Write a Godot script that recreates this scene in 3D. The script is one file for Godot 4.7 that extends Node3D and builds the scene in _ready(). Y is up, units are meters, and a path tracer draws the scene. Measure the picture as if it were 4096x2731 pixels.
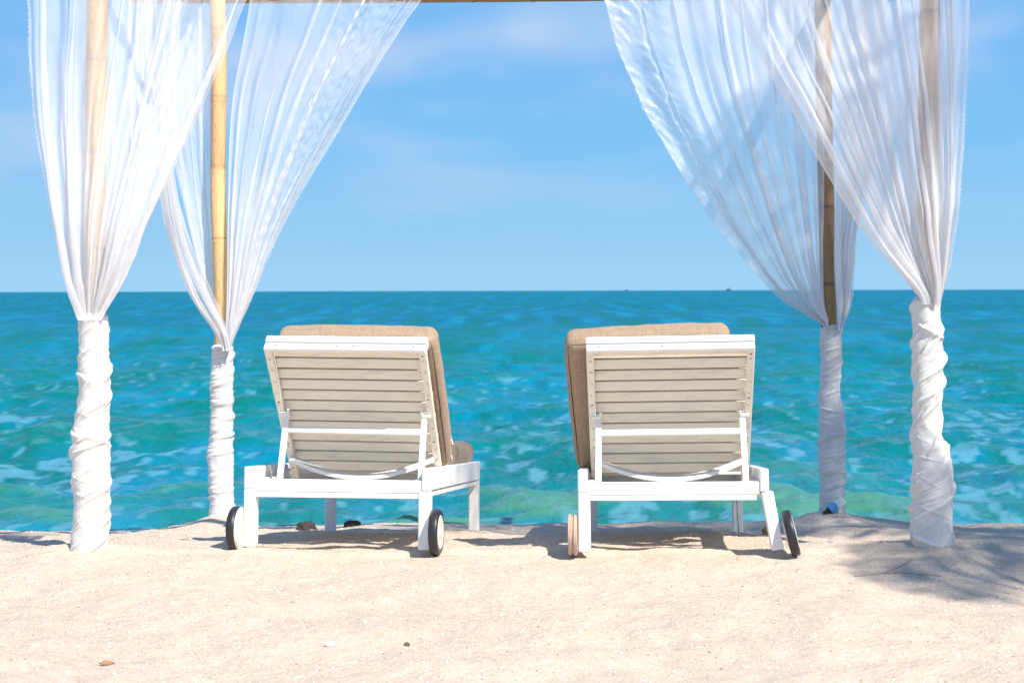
extends Node3D

# ---------------------------------------------------------------- mesh collecting
class MB:
	var v := PackedVector3Array()
	var n := PackedVector3Array()
	var uv := PackedVector2Array()
	var c := PackedColorArray()
	var idx := PackedInt32Array()
	var tint := Color(1, 1, 1, 1)

	func flat_tri(a: Vector3, b: Vector3, d: Vector3, out_of: Vector3) -> void:
		var nn := (d - a).cross(b - a)
		if nn.length_squared() < 1e-18:
			return
		nn = nn.normalized()
		var at := v.size()
		if nn.dot((a + b + d) / 3.0 - out_of) < 0.0:
			nn = -nn
			v.append_array([a, d, b])
		else:
			v.append_array([a, b, d])
		for k in 3:
			n.append(nn)
			uv.append(Vector2(v[at + k].x + v[at + k].z, v[at + k].y))
			c.append(tint)
			idx.append(at + k)

	func flat_quad(a: Vector3, b: Vector3, d: Vector3, e: Vector3, out_of: Vector3) -> void:
		flat_tri(a, b, d, out_of)
		flat_tri(a, d, e, out_of)

	# a box with chamfered edges
	func box(at: Vector3, size: Vector3, basis := Basis.IDENTITY, bevel := 0.002) -> void:
		var h := size * 0.5
		var r := minf(bevel, minf(h.x, minf(h.y, h.z)) * 0.9)
		var p := {}
		for sx in [-1, 1]:
			for sy in [-1, 1]:
				for sz in [-1, 1]:
					var s := Vector3(sx, sy, sz)
					var inn := Vector3(h.x - r, h.y - r, h.z - r) * s
					p[s] = [at + basis * (inn + Vector3(r * sx, 0, 0)), at + basis * (inn + Vector3(0, r * sy, 0)), at + basis * (inn + Vector3(0, 0, r * sz))]
					flat_tri(p[s][0], p[s][1], p[s][2], at)
		for a in 3:
			var b := (a + 1) % 3
			var d := (a + 2) % 3
			for s in [-1, 1]:
				var q := []
				for w in [[-1, -1], [1, -1], [1, 1], [-1, 1]]:
					var k := Vector3.ZERO
					k[a] = s
					k[b] = w[0]
					k[d] = w[1]
					q.append(p[k][a])
				flat_quad(q[0], q[1], q[2], q[3], at)
			# the four edges that run along axis a
			for sb in [-1, 1]:
				for sd in [-1, 1]:
					var k0 := Vector3.ZERO
					k0[a] = -1
					k0[b] = sb
					k0[d] = sd
					var k1 := k0
					k1[a] = 1
					flat_quad(p[k0][b], p[k1][b], p[k1][d], p[k0][d], at)

	# rows x cols points, smooth; normals by the winding, which flip turns round
	func grid(pts: PackedVector3Array, cols: int, rows: int, wrap := false, flip := false, cols_of := PackedColorArray(), uvs := PackedVector2Array()) -> void:
		var at := v.size()
		var nn := PackedVector3Array()
		nn.resize(pts.size())
		var w := cols if wrap else cols - 1
		for j in rows - 1:
			for i in w:
				var a := j * cols + i
				var b := j * cols + (i + 1) % cols
				var d := b + cols
				var e := a + cols
				var t := [a, b, d, a, d, e]
				if flip:
					t = [a, d, b, a, e, d]
				for k in [0, 3]:
					var fa: int = t[k]
					var fb: int = t[k + 1]
					var fd: int = t[k + 2]
					var f := (pts[fd] - pts[fa]).cross(pts[fb] - pts[fa])
					nn[fa] += f
					nn[fb] += f
					nn[fd] += f
					idx.append(at + fa)
					idx.append(at + fb)
					idx.append(at + fd)
		for k in nn.size():
			nn[k] = nn[k].normalized() if nn[k].length_squared() > 1e-24 else Vector3.UP
		v.append_array(pts)
		n.append_array(nn)
		if cols_of.size() == pts.size():
			c.append_array(cols_of)
		else:
			for k in pts.size():
				c.append(tint)
		if uvs.size() == pts.size():
			uv.append_array(uvs)
		else:
			for k in pts.size():
				uv.append(Vector2(float(k % cols) / w, float(k / cols) / maxf(1, rows - 1)))

	# round bar along points, ends closed
	func tube(path: Array, radii: Array, sides := 10, caps := true) -> void:
		var pts := PackedVector3Array()
		var up := Vector3.UP
		var dir0: Vector3 = (path[1] - path[0]).normalized()
		if absf(dir0.y) > 0.9:
			up = Vector3.RIGHT
		for j in path.size():
			var a: Vector3 = path[maxi(j - 1, 0)]
			var b: Vector3 = path[mini(j + 1, path.size() - 1)]
			var dir := (b - a).normalized()
			var x := up.cross(dir).normalized()
			var y := dir.cross(x)
			for i in sides:
				var t := TAU * i / sides
				pts.append(path[j] + (x * cos(t) + y * sin(t)) * radii[j])
		grid(pts, sides, path.size(), true, false)
		if caps:
			for e in [0, path.size() - 1]:
				var mid: Vector3 = path[e]
				var inside: Vector3 = path[1] if e == 0 else path[path.size() - 2]
				for i in sides:
					flat_tri(mid, pts[e * sides + i], pts[e * sides + (i + 1) % sides], inside)

	# a turned shape round an axis; profile of (radius, along); each piece of the profile keeps its own edge
	func lathe(profile: Array, at: Vector3, basis: Basis, sides := 32) -> void:
		for k in profile.size() - 1:
			var pts := PackedVector3Array()
			for p in [profile[k], profile[k + 1]]:
				for i in sides:
					var t := TAU * i / sides
					pts.append(at + basis * Vector3(p.y, p.x * cos(t), p.x * sin(t)))
			grid(pts, sides, 2, true, false)

	# a rectangular bar bent along points
	func sweep_rect(path: Array, half_w: float, half_h: float, side: Vector3) -> void:
		var ring := []
		for j in path.size():
			var dir: Vector3 = (path[mini(j + 1, path.size() - 1)] - path[maxi(j - 1, 0)]).normalized()
			var up := side.cross(dir).normalized()
			ring.append([path[j] + side * half_w + up * half_h, path[j] - side * half_w + up * half_h, path[j] - side * half_w - up * half_h, path[j] + side * half_w - up * half_h])
		for j in path.size() - 1:
			var mid: Vector3 = (path[j] + path[j + 1]) * 0.5
			for k in 4:
				flat_quad(ring[j][k], ring[j][(k + 1) % 4], ring[j + 1][(k + 1) % 4], ring[j + 1][k], mid)
		flat_quad(ring[0][0], ring[0][1], ring[0][2], ring[0][3], path[1])
		var l: Array = ring[-1]
		flat_quad(l[0], l[1], l[2], l[3], path[path.size() - 2])

	# a stuffed box: rounded edges, faces that swell
	func cushion(at: Vector3, size: Vector3, basis: Basis, r: float, swell: float, noise: FastNoiseLite, res := 22) -> void:
		var h := size * 0.5
		for a in 3:
			var b := (a + 1) % 3
			var d := (a + 2) % 3
			for s in [-1.0, 1.0]:
				var pts := PackedVector3Array()
				for j in res + 1:
					for i in res + 1:
						var p := Vector3.ZERO
						p[a] = s * h[a]
						# closer points near the edges, where it rounds
						p[b] = sin((float(i) / res - 0.5) * PI) * h[b]
						p[d] = sin((float(j) / res - 0.5) * PI) * h[d]
						var inn := Vector3(clampf(p.x, r - h.x, h.x - r), clampf(p.y, r - h.y, h.y - r), clampf(p.z, r - h.z, h.z - r))
						var q := inn + (p - inn).normalized() * r
						var f := Vector3(1.0 - pow(q.x / h.x, 2), 1.0 - pow(q.y / h.y, 2), 1.0 - pow(q.z / h.z, 2))
						var out := (p - inn).normalized()
						q += out * (swell * sqrt(maxf(0.0, (f.y * f.z if a == 0 else f.x * f.z if a == 1 else f.x * f.y))) + 0.003 * noise.get_noise_3dv(q * 9.0 + at))
						pts.append(at + basis * q)
				grid(pts, res + 1, res + 1, false, s < 0.0)

	func mesh() -> ArrayMesh:
		var arr := []
		arr.resize(Mesh.ARRAY_MAX)
		arr[Mesh.ARRAY_VERTEX] = v
		arr[Mesh.ARRAY_NORMAL] = n
		arr[Mesh.ARRAY_TEX_UV] = uv
		arr[Mesh.ARRAY_COLOR] = c
		arr[Mesh.ARRAY_INDEX] = idx
		var m := ArrayMesh.new()
		m.add_surface_from_arrays(Mesh.PRIMITIVE_TRIANGLES, arr)
		return m


# ---------------------------------------------------------------- scene helpers
var taken := {}
var M := {}
var rng := RandomNumberGenerator.new()

func numbered(called: String) -> String:
	var k: int = taken.get(called, -1) + 1
	taken[called] = k
	return called if k == 0 else "%s_%03d" % [called, k]

func put(mb: MB, called: String, mat: Material, parent: Node3D) -> MeshInstance3D:
	var o := MeshInstance3D.new()
	o.mesh = mb.mesh()
	o.material_override = mat
	var k := 0
	var nm := called
	while parent.has_node(nm):
		k += 1
		nm = "%s_%03d" % [called, k]
	o.name = nm
	parent.add_child(o, true)
	return o

func top(mb: MB, called: String, mat: Material) -> MeshInstance3D:
	return put(mb, called, mat, self)

func thing(called: String, label: String, category: String, at := Vector3.ZERO, group := "") -> Node3D:
	var o := Node3D.new()
	o.name = numbered(called)
	add_child(o)
	o.position = at
	tag(o, label, category, group)
	return o

func tag(o: Node3D, label: String, category: String, group := "", kind := "") -> void:
	if label:
		o.set_meta("label", label)
	if category:
		o.set_meta("category", category)
	if group:
		o.set_meta("group", group)
	if kind:
		o.set_meta("kind", kind)

func noise(sd: int, freq: float, octaves := 3, kind := FastNoiseLite.TYPE_SIMPLEX_SMOOTH) -> FastNoiseLite:
	var f := FastNoiseLite.new()
	f.seed = sd
	f.noise_type = kind
	f.frequency = freq
	f.fractal_octaves = octaves
	f.fractal_type = FastNoiseLite.FRACTAL_FBM if octaves > 1 else FastNoiseLite.FRACTAL_NONE
	return f

func lin(r: float, g: float, b: float) -> Color:
	return Color(r, g, b).linear_to_srgb()

func material(color: Color, rough: float, spec := 0.5) -> StandardMaterial3D:
	var m := StandardMaterial3D.new()
	m.albedo_color = color
	m.roughness = rough
	m.metallic_specular = spec
	return m

func texture(w: int, h: int, at: Callable) -> ImageTexture:
	var im := Image.create(w, h, false, Image.FORMAT_RGB8)
	for y in h:
		for x in w:
			im.set_pixel(x, y, at.call(x, y))
	return ImageTexture.create_from_image(im)

# noise that wraps on a w x h tile
func tiled(f: FastNoiseLite, x: float, y: float, w: float, h: float, k := 1.0, ky := 1.0) -> float:
	var a := TAU * x / w
	var b := TAU * y / h
	return f.get_noise_3d(cos(a) * w * k / TAU + 31.0 * cos(b) * h * ky / TAU / 31.0, sin(a) * w * k / TAU, sin(b) * h * ky / TAU)

func along(pts: Array, t: float) -> Vector3:
	# smooth line through the points, t by length
	var lens := [0.0]
	for k in pts.size() - 1:
		lens.append(lens[-1] + (pts[k + 1] as Vector3).distance_to(pts[k]))
	var want: float = clampf(t, 0.0, 1.0) * lens[-1]
	var k := 0
	while k < pts.size() - 2 and lens[k + 1] < want:
		k += 1
	var f: float = (want - lens[k]) / maxf(1e-6, lens[k + 1] - lens[k])
	var a: Vector3 = pts[k]
	var b: Vector3 = pts[k + 1]
	var pre: Vector3 = pts[k - 1] if k > 0 else a * 2.0 - b
	var post: Vector3 = pts[k + 2] if k + 2 < pts.size() else b * 2.0 - a
	return a.cubic_interpolate(b, pre, post, f)

func lookup(table: Array, x: float, col := 1) -> float:
	if x <= table[0][0]:
		return table[0][col]
	for k in table.size() - 1:
		if x <= table[k + 1][0]:
			var f: float = (x - table[k][0]) / (table[k + 1][0] - table[k][0])
			f = f * f * (3.0 - 2.0 * f)
			return lerpf(table[k][col], table[k + 1][col], f)
	return table[-1][col]

# ---------------------------------------------------------------- sky
func sky_picture() -> ImageTexture:
	var w := 1024
	var h := 512
	var im := Image.create(w, h, false, Image.FORMAT_RGBAF)
	var f1 := noise(11, 1.0, 5)
	var f2 := noise(12, 1.0, 4)
	# linear radiance by height: horizon, low, middle, high, zenith
	var stops := [[-1.0, Color(0.30, 0.62, 0.92)], [0.0, Color(0.355, 0.655, 0.925)], [0.05, Color(0.295, 0.595, 0.90)], [0.105, Color(0.215, 0.545, 0.905)], [0.17, Color(0.20, 0.50, 0.90)], [0.35, Color(0.14, 0.37, 0.76)], [0.7, Color(0.08, 0.23, 0.58)], [1.0, Color(0.065, 0.19, 0.52)]]
	var cloud := Color(0.50, 0.66, 0.925)
	for y in h:
		var el := (0.5 - (y + 0.5) / h) * PI
		var sy := sin(el)
		var cy := cos(el)
		var base: Color = stops[0][1]
		for k in stops.size() - 1:
			if sy >= stops[k][0] and sy <= stops[k + 1][0]:
				base = (stops[k][1] as Color).lerp(stops[k + 1][1], smoothstep(stops[k][0], stops[k + 1][0], sy))
		for x in w:
			var col := base
			if sy > 0.0:
				var az := TAU * (x + 0.5) / w
				var d := Vector3(sin(az) * cy, sy, -cos(az) * cy)
				var q := Vector3(d.x * 3.4, sy * 11.0, d.z * 3.4)
				var soft := smoothstep(-0.12, 0.55, f1.get_noise_3dv(q + Vector3(3.7, 0, 0)))
				var wisp := smoothstep(0.12, 0.5, f2.get_noise_3d(d.x * 7.0, sy * 44.0, d.z * 7.0))
				var much := clampf(soft * 0.8 * smoothstep(0.03, 0.12, sy) + wisp * 0.22 * smoothstep(0.02, 0.07, sy), 0.0, 0.85)
				col = base.lerp(cloud, much)
			im.set_pixel(x, y, Color(col.r, col.g, col.b, 1.0))
	return ImageTexture.create_from_image(im)

# ---------------------------------------------------------------- the beach
var n_low: FastNoiseLite
var n_mid: FastNoiseLite
var n_fine: FastNoiseLite
const SEA_LEVEL := -0.62
const CREST := [[-2.6, -0.055], [-1.95, -0.06], [-1.71, -0.035], [-1.5, 0.0], [-1.29, -0.04], [-0.72, -0.027], [0.27, -0.02], [0.82, -0.007], [1.15, -0.02], [1.37, -0.007], [1.62, 0.016], [1.84, -0.015], [2.26, -0.035], [2.6, -0.045], [4.0, -0.05]]

func sand_height(x: float, z: float) -> float:
	var y := -0.014
	if z < -5.3:
		y = -0.1015 * (-5.3 - z) - 0.0
	var t := smoothstep(-5.9, -7.0, z)
	y += lookup(CREST, x) * t
	if z < -7.2:
		# over the crest, down to the water
		var past := -7.2 - z
		var spit := smoothstep(2.45, 2.95, x)
		var far := -0.20 * past
		var bank := -0.1015 * past * 0.0 - 0.25 * minf(past, 0.95) + 0.01 * past
		var open := far
		if past > 2.6:
			open = -0.20 * 2.6 - 0.12 * (past - 2.6)
		var held := bank + (0.0 if past < 1.5 else -0.28 * (past - 1.5))
		y += lerpf(open, held, spit) + 0.1015 * (past)
	y += 0.017 * n_low.get_noise_2d(x, z) + 0.009 * n_mid.get_noise_2d(x, z) + 0.0025 * n_fine.get_noise_2d(x, z)
	for m in [[-1.585, -5.3, 0.035], [1.585, -5.3, 0.04], [-1.49, -7.27, 0.02], [1.64, -7.27, 0.02]]:
		var d2: float = (x - m[0]) * (x - m[0]) + (z - m[1]) * (z - m[1])
		if d2 < 0.3:
			y += m[2] * exp(-d2 / 0.035)
	return y

func spaced(a: float, b: float, step: float, out_a: float, out_b: float) -> PackedFloat32Array:
	var mid := PackedFloat32Array()
	var k := int((b - a) / step)
	for i in k + 1:
		mid.append(a + (b - a) * i / k)
	var before := []
	var s := step
	var p := a
	while p > out_a:
		s *= 1.3
		p -= s
		before.push_front(p)
	var after := []
	s = step
	p = b
	while p < out_b:
		s *= 1.3
		p += s
		after.append(p)
	var all := PackedFloat32Array(before)
	all.append_array(mid)
	all.append_array(PackedFloat32Array(after))
	return all

func build_beach() -> void:
	var xs := spaced(-3.4, 3.4, 0.02, -120.0, 120.0)
	var zs := spaced(-8.0, -3.0, 0.02, -16.0, 60.0)
	var pts := PackedVector3Array()
	var cols := PackedColorArray()
	var patch := noise(61, 1.3, 3)
	for z in zs:
		for x in xs:
			pts.append(Vector3(x, sand_height(x, z), z))
			var p := 1.0 + 0.07 * patch.get_noise_2d(x, z)
			var damp := 1.0 - 0.25 * smoothstep(-0.5, -0.6, pts[-1].y)
			cols.append(Color(p * damp, p * damp, p * damp))
	var mb := MB.new()
	mb.grid(pts, xs.size(), zs.size(), false, true, cols)
	var o := top(mb, "beach", M.sand)
	tag(o, "pale coarse beach sand with shell grit sloping to the water", "", "", "structure")

func build_grit() -> void:
	# broken shell and coral: far too many to count
	var mb := MB.new()
	var ring := []
	for k in 6:
		var t := TAU * k / 6
		ring.append(Vector3(cos(t) * (1.0 + 0.25 * sin(k * 2.3)), 0.0, sin(t) * 0.62 * (1.0 + 0.2 * cos(k * 3.1))))
	for k in 6:
		mb.flat_tri(Vector3(0.1, 0.28, 0), ring[k], ring[(k + 1) % 6], Vector3(0, -1, 0))
		mb.flat_tri(Vector3(0.1, -0.1, 0), ring[k], ring[(k + 1) % 6], Vector3(0, 1, 0))
	var mm := MultiMesh.new()
	mm.transform_format = MultiMesh.TRANSFORM_3D
	mm.use_colors = true
	mm.mesh = mb.mesh()
	var count := 95000
	mm.instance_count = count
	var tones := [Color(0.86, 0.82, 0.74), Color(0.92, 0.90, 0.86), Color(0.72, 0.56, 0.38), Color(0.62, 0.58, 0.54), Color(0.62, 0.40, 0.21), Color(0.22, 0.17, 0.13), Color(0.80, 0.66, 0.48), Color(0.55, 0.32, 0.20)]
	var odds := [0.30, 0.50, 0.68, 0.77, 0.83, 0.88, 0.97, 1.0]
	var buf := PackedFloat32Array()
	buf.resize(count * 16)
	for i in count:
		var d := 3.1 + 4.5 * pow(rng.randf(), 0.72)
		var x := rng.randf_range(-1, 1) * (0.42 * d + 0.5)
		var z := -d
		var s := 0.0011 + 0.0036 * pow(rng.randf(), 4.0)
		if rng.randf() < 0.004:
			s *= rng.randf_range(1.5, 2.3)
		var b := Basis.from_euler(Vector3(rng.randf_range(-0.6, 0.6), rng.randf() * TAU, rng.randf_range(-0.6, 0.6))).scaled(Vector3.ONE * s)
		var y := sand_height(x, z) + s * 0.1
		var o := i * 16
		buf[o] = b.x.x
		buf[o + 1] = b.y.x
		buf[o + 2] = b.z.x
		buf[o + 3] = x
		buf[o + 4] = b.x.y
		buf[o + 5] = b.y.y
		buf[o + 6] = b.z.y
		buf[o + 7] = y
		buf[o + 8] = b.x.z
		buf[o + 9] = b.y.z
		buf[o + 10] = b.z.z
		buf[o + 11] = z
		var pick := rng.randf()
		var tone: Color = tones[0]
		for k in odds.size():
			if pick <= odds[k]:
				tone = tones[k]
				break
		var l := rng.randf_range(0.8, 1.05)
		buf[o + 12] = tone.r * l
		buf[o + 13] = tone.g * l
		buf[o + 14] = tone.b * l
		buf[o + 15] = 1.0
	mm.buffer = buf
	var mi := MultiMeshInstance3D.new()
	mi.name = "shell_grit"
	mi.multimesh = mm
	mi.material_override = M.grit
	add_child(mi)
	tag(mi, "fine broken shell and coral grit strewn over the sand", "shell grit", "", "stuff")

# ---------------------------------------------------------------- the sea
func build_sea() -> void:
	var dist := PackedFloat32Array()
	var d := 7.9
	while d < 30000.0:
		dist.append(d)
		d += maxf(0.020, d * d / 6500.0) if d < 900.0 else d * 0.25
	var cols := 430
	var oct := []
	for k in [[0.22, 0.007, 0.9], [0.45, 0.019, 0.85], [0.9, 0.038, 0.75], [1.9, 0.055, 0.6], [4.5, 0.07, 0.5], [12.0, 0.12, 0.4], [34.0, 0.18, 0.35]]:
		oct.append([k[0], k[1], k[2], noise(70 + oct.size(), 1.0 / k[0], 1), noise(90 + oct.size(), 0.7 / k[0], 1)])
	var turbid := noise(81, 0.05, 3)
	var milky := noise(82, 0.6, 3)
	var flecks := noise(83, 1.5, 3)
	var pts := PackedVector3Array()
	var tone := PackedColorArray()
	var uvs := PackedVector2Array()
	var deep := Color(0.0, 0.13, 0.235)
	var teal := Color(0.0, 0.175, 0.225)
	var ripple_dark := Color(0.0, 0.135, 0.135)
	var green := Color(0.11, 0.27, 0.13)
	for j in dist.size():
		var dd := dist[j]
		var step := (dist[mini(j + 1, dist.size() - 1)] - dist[maxi(j - 1, 0)]) * 0.5
		var half := 0.62 * dd + 3.0 if dd < 900.0 else 0.62 * 900.0 + (dd - 900.0) * 2.5
		for i in cols:
			var x := (2.0 * i / (cols - 1) - 1.0) * half
			var z := -dd
			var y := 0.0
			var fine := 0.0
			for o in oct:
				var keep := smoothstep(1.2, 3.5, o[0] / step)
				if keep <= 0.0:
					continue
				# crests lie roughly along the shore and are sharper than the troughs
				var a: float = o[3].get_noise_2d(x * o[2] + z * 0.12, z)
				var b: float = o[4].get_noise_2d(x * 0.8 - z * 0.2, z * 0.9 + x * 0.2)
				var add: float = o[1] * keep * (0.9 * (0.5 - absf(a) * 1.6) + 1.35 * b)
				y += add
				if o[0] < 3.0:
					fine += add
			# low swell that steepens near the shore
			var shoal := smoothstep(16.0, 9.0, dd)
			var ph := dd * 2.6 + 1.4 * turbid.get_noise_2d(x * 6.0, z * 3.0) + 0.25 * sin(x * 0.7)
			y += 0.03 * shoal * (pow(0.5 + 0.5 * sin(ph), 2.5) - 0.3) * (0.6 + turbid.get_noise_2d(x * 9.0 + 50.0, z * 3.0))
			pts.append(Vector3(x, SEA_LEVEL + y, z))
			var far := smoothstep(11.0, 80.0, dd)
			# wind-drawn streaks of water tone, with ripple light and dark painted in
			var small := smoothstep(90.0, 30.0, dd)
			var chop: float = milky.get_noise_2d(x * 3.2, z * 0.85)
			var wide: float = milky.get_noise_2d(x * 0.9 + 40.0, z * 0.11)
			var streak: float = 0.9 * turbid.get_noise_2d(x * 7.0, z * 0.9) + lerpf(wide * 1.1, chop * 0.9 + wide * 0.4, small)
			var t := teal.lerp(deep, clampf(far * 0.7 + 0.15 + 0.6 * streak, 0.0, 1.0))
			t = t.lerp(ripple_dark, clampf(-0.05 - 1.5 * streak, 0.0, 0.85))
			t = t.lerp(Color(0.0, 0.215, 0.345), clampf(1.5 * streak - 0.15, 0.0, 0.7))
			# pale blue sky reflections painted in as patches, thicker towards the shore
			var sky_gleam: float = flecks.get_noise_2d(x * 1.9, z * 1.05) + 0.5 * turbid.get_noise_2d(x * 6.0, z * 3.0)
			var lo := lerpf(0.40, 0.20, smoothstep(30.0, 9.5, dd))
			t = t.lerp(Color(0.10, 0.30, 0.42), 0.68 * smoothstep(lo, lo + 0.10, sky_gleam) * smoothstep(45.0, 22.0, dd))
			var near := smoothstep(13.0, 9.2, dd)
			# stirred-up sand colours the thin tops of the shore waves green
			var stir := smoothstep(0.01, 0.06, 0.3 * y + 0.7 * fine + 0.02 * milky.get_noise_2d(x, z)) * near
			# light passes through the thin crests, which look greener than the troughs
			t = t.lerp(Color(0.0, 0.16, 0.125), 0.55 * smoothstep(0.005, 0.055, fine) * smoothstep(60.0, 25.0, dd))
			t = t.lerp(green, clampf(0.10 * near + 0.42 * stir, 0.0, 0.9))
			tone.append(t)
			uvs.append(Vector2(x * 0.55, z * 0.42))
	var mb := MB.new()
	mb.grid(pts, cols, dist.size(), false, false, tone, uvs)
	# bands of rising roughness: ripples that are ever finer than the mesh farther out
	var am := ArrayMesh.new()
	var ends := [9.5, 12.0, 16.0, 23.0, 35.0, 60.0, 110.0, 1e9]
	var j0 := 0
	for k in ends.size():
		var j1 := j0 + 1
		while j1 < dist.size() - 1 and dist[j1] < ends[k]:
			j1 += 1
		var arr := []
		arr.resize(Mesh.ARRAY_MAX)
		arr[Mesh.ARRAY_VERTEX] = mb.v.slice(j0 * cols, (j1 + 1) * cols)
		arr[Mesh.ARRAY_NORMAL] = mb.n.slice(j0 * cols, (j1 + 1) * cols)
		arr[Mesh.ARRAY_TEX_UV] = mb.uv.slice(j0 * cols, (j1 + 1) * cols)
		arr[Mesh.ARRAY_COLOR] = mb.c.slice(j0 * cols, (j1 + 1) * cols)
		var per := (cols - 1) * 6
		var ids := mb.idx.slice(j0 * per, j1 * per)
		for q in ids.size():
			ids[q] -= j0 * cols
		arr[Mesh.ARRAY_INDEX] = ids
		am.add_surface_from_arrays(Mesh.PRIMITIVE_TRIANGLES, arr)
		var wm: StandardMaterial3D = M.sea.duplicate()
		wm.roughness = lerpf(0.06, 0.55, k / 7.0)
		wm.metallic_specular = lerpf(0.36, 0.20, minf(1.0, k / 4.0))
		am.surface_set_material(k, wm)
		j0 = j1
	var o := MeshInstance3D.new()
	o.name = "sea"
	o.mesh = am
	add_child(o)
	tag(o, "turquoise sea with small choppy waves reaching to the horizon", "", "", "structure")

# ---------------------------------------------------------------- bamboo
func bamboo(path: Array, radius: float, sd: int, age_shade := 1.0, veil_pale := 0.0) -> MB:
	var r := RandomNumberGenerator.new()
	r.seed = sd
	var total := 0.0
	for k in path.size() - 1:
		total += (path[k + 1] as Vector3).distance_to(path[k])
	var nodes := []
	var at := r.randf_range(0.05, 0.25)
	while at < total:
		nodes.append(at)
		at += r.randf_range(0.26, 0.42)
	var f := noise(sd, 3.0, 3)
	var rows := int(total / 0.012)
	var sides := 20
	var pts := PackedVector3Array()
	var cols := PackedColorArray()
	var uvs := PackedVector2Array()
	for j in rows + 1:
		var s := total * j / rows
		var p := along(path, s / total)
		var q := along(path, minf(1.0, s / total + 0.01))
		var o := along(path, maxf(0.0, s / total - 0.01))
		var dir := (q - o).normalized()
		var side := (Vector3.BACK if absf(dir.z) < 0.8 else Vector3.UP).cross(dir).normalized()
		var up := dir.cross(side)
		var near := 1.0
		var which := 0.0
		for k in nodes:
			if absf(s - k) < absf(near):
				near = s - k
			which += 1.0 if s > k else 0.0
		var bump := 0.07 * exp(-pow(near / 0.012, 2)) - 0.05 * exp(-pow((near - 0.016) / 0.006, 2)) - 0.02 * exp(-pow(near / 0.08, 2))
		for i in sides + 1:
			var t := TAU * i / sides
			var rr := radius * (1.0 + bump + 0.02 * f.get_noise_3d(cos(t), sin(t), s * 0.7))
			pts.append(p + (side * cos(t) + up * sin(t)) * rr)
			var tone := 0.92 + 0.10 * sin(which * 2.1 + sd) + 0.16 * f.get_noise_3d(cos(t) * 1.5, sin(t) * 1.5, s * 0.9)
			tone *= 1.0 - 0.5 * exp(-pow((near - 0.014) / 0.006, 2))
			tone *= age_shade
			if veil_pale > 0.0:  # paler colour, as of a pole behind veiling cloth
				cols.append(Color(tone, tone * (1.0 + 0.07 * veil_pale), tone * (1.0 + 0.38 * veil_pale)))
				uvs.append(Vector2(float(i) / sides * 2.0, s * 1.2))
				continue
			cols.append(Color(tone, tone * (0.99 - 0.03 * sin(which * 1.3)) * (0.86 + 0.14 * age_shade), tone * 0.97 * (0.8 + 0.2 * age_shade)))
			uvs.append(Vector2(float(i) / sides * 2.0, s * 1.2))
	var mb := MB.new()
	mb.grid(pts, sides + 1, rows + 1, false, true, cols, uvs)
	return mb

func build_gazebo() -> void:
	var g := thing("bamboo_gazebo", "bamboo pole frame of a beach gazebo standing round the two loungers", "gazebo frame", Vector3(0, 0, -6.3))
	var o := Vector3(0, 0, 6.3)
	var posts := [
		[[Vector3(-1.585, -0.3, -5.3), Vector3(-1.56, 0.9, -5.3), Vector3(-1.53, 2.05, -5.3), Vector3(-1.52, 2.56, -5.3)], 0.039],
		[[Vector3(-1.49, -0.5, -7.27), Vector3(-1.483, 0.84, -7.27), Vector3(-1.497, 1.46, -7.27), Vector3(-1.487, 2.14, -7.27), Vector3(-1.492, 2.58, -7.27)], 0.040],
		[[Vector3(1.64, -0.5, -7.27), Vector3(1.621, 0.8, -7.27), Vector3(1.595, 1.78, -7.27), Vector3(1.577, 2.58, -7.27)], 0.041],
		[[Vector3(1.56, -0.3, -5.3), Vector3(1.548, 0.95, -5.3), Vector3(1.548, 1.66, -5.3), Vector3(1.552, 2.56, -5.3)], 0.037],
	]
	for p in posts:
		var path := []
		for q in p[0]:
			path.append(q + o)
		put(bamboo(path, p[1], 41 + posts.find(p) * 7, [1.02, 1.0, 0.45, 0.78][posts.find(p)], [1.0, 0.0, 0.0, 0.8][posts.find(p)]), "post", M.bamboo, g)  # near posts paled as if veiled by cloth; far right one darkened for shade
	var beams := [
		[Vector3(-1.95, 2.480, -7.33), Vector3(-0.3, 2.480, -7.33), Vector3(2.05, 2.50, -7.33)],
		[Vector3(-1.95, 2.48, -5.36), Vector3(0.0, 2.49, -5.36), Vector3(1.95, 2.48, -5.36)],
		[Vector3(-1.6, 2.54, -4.9), Vector3(-1.56, 2.55, -7.6)],
		[Vector3(1.63, 2.54, -4.9), Vector3(1.65, 2.55, -7.6)],
	]
	for b in beams:
		var path := []
		for q in b:
			path.append(q + o)
		put(bamboo(path, 0.037, 141 + beams.find(b) * 5, 0.5), "beam", M.bamboo, g)

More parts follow.
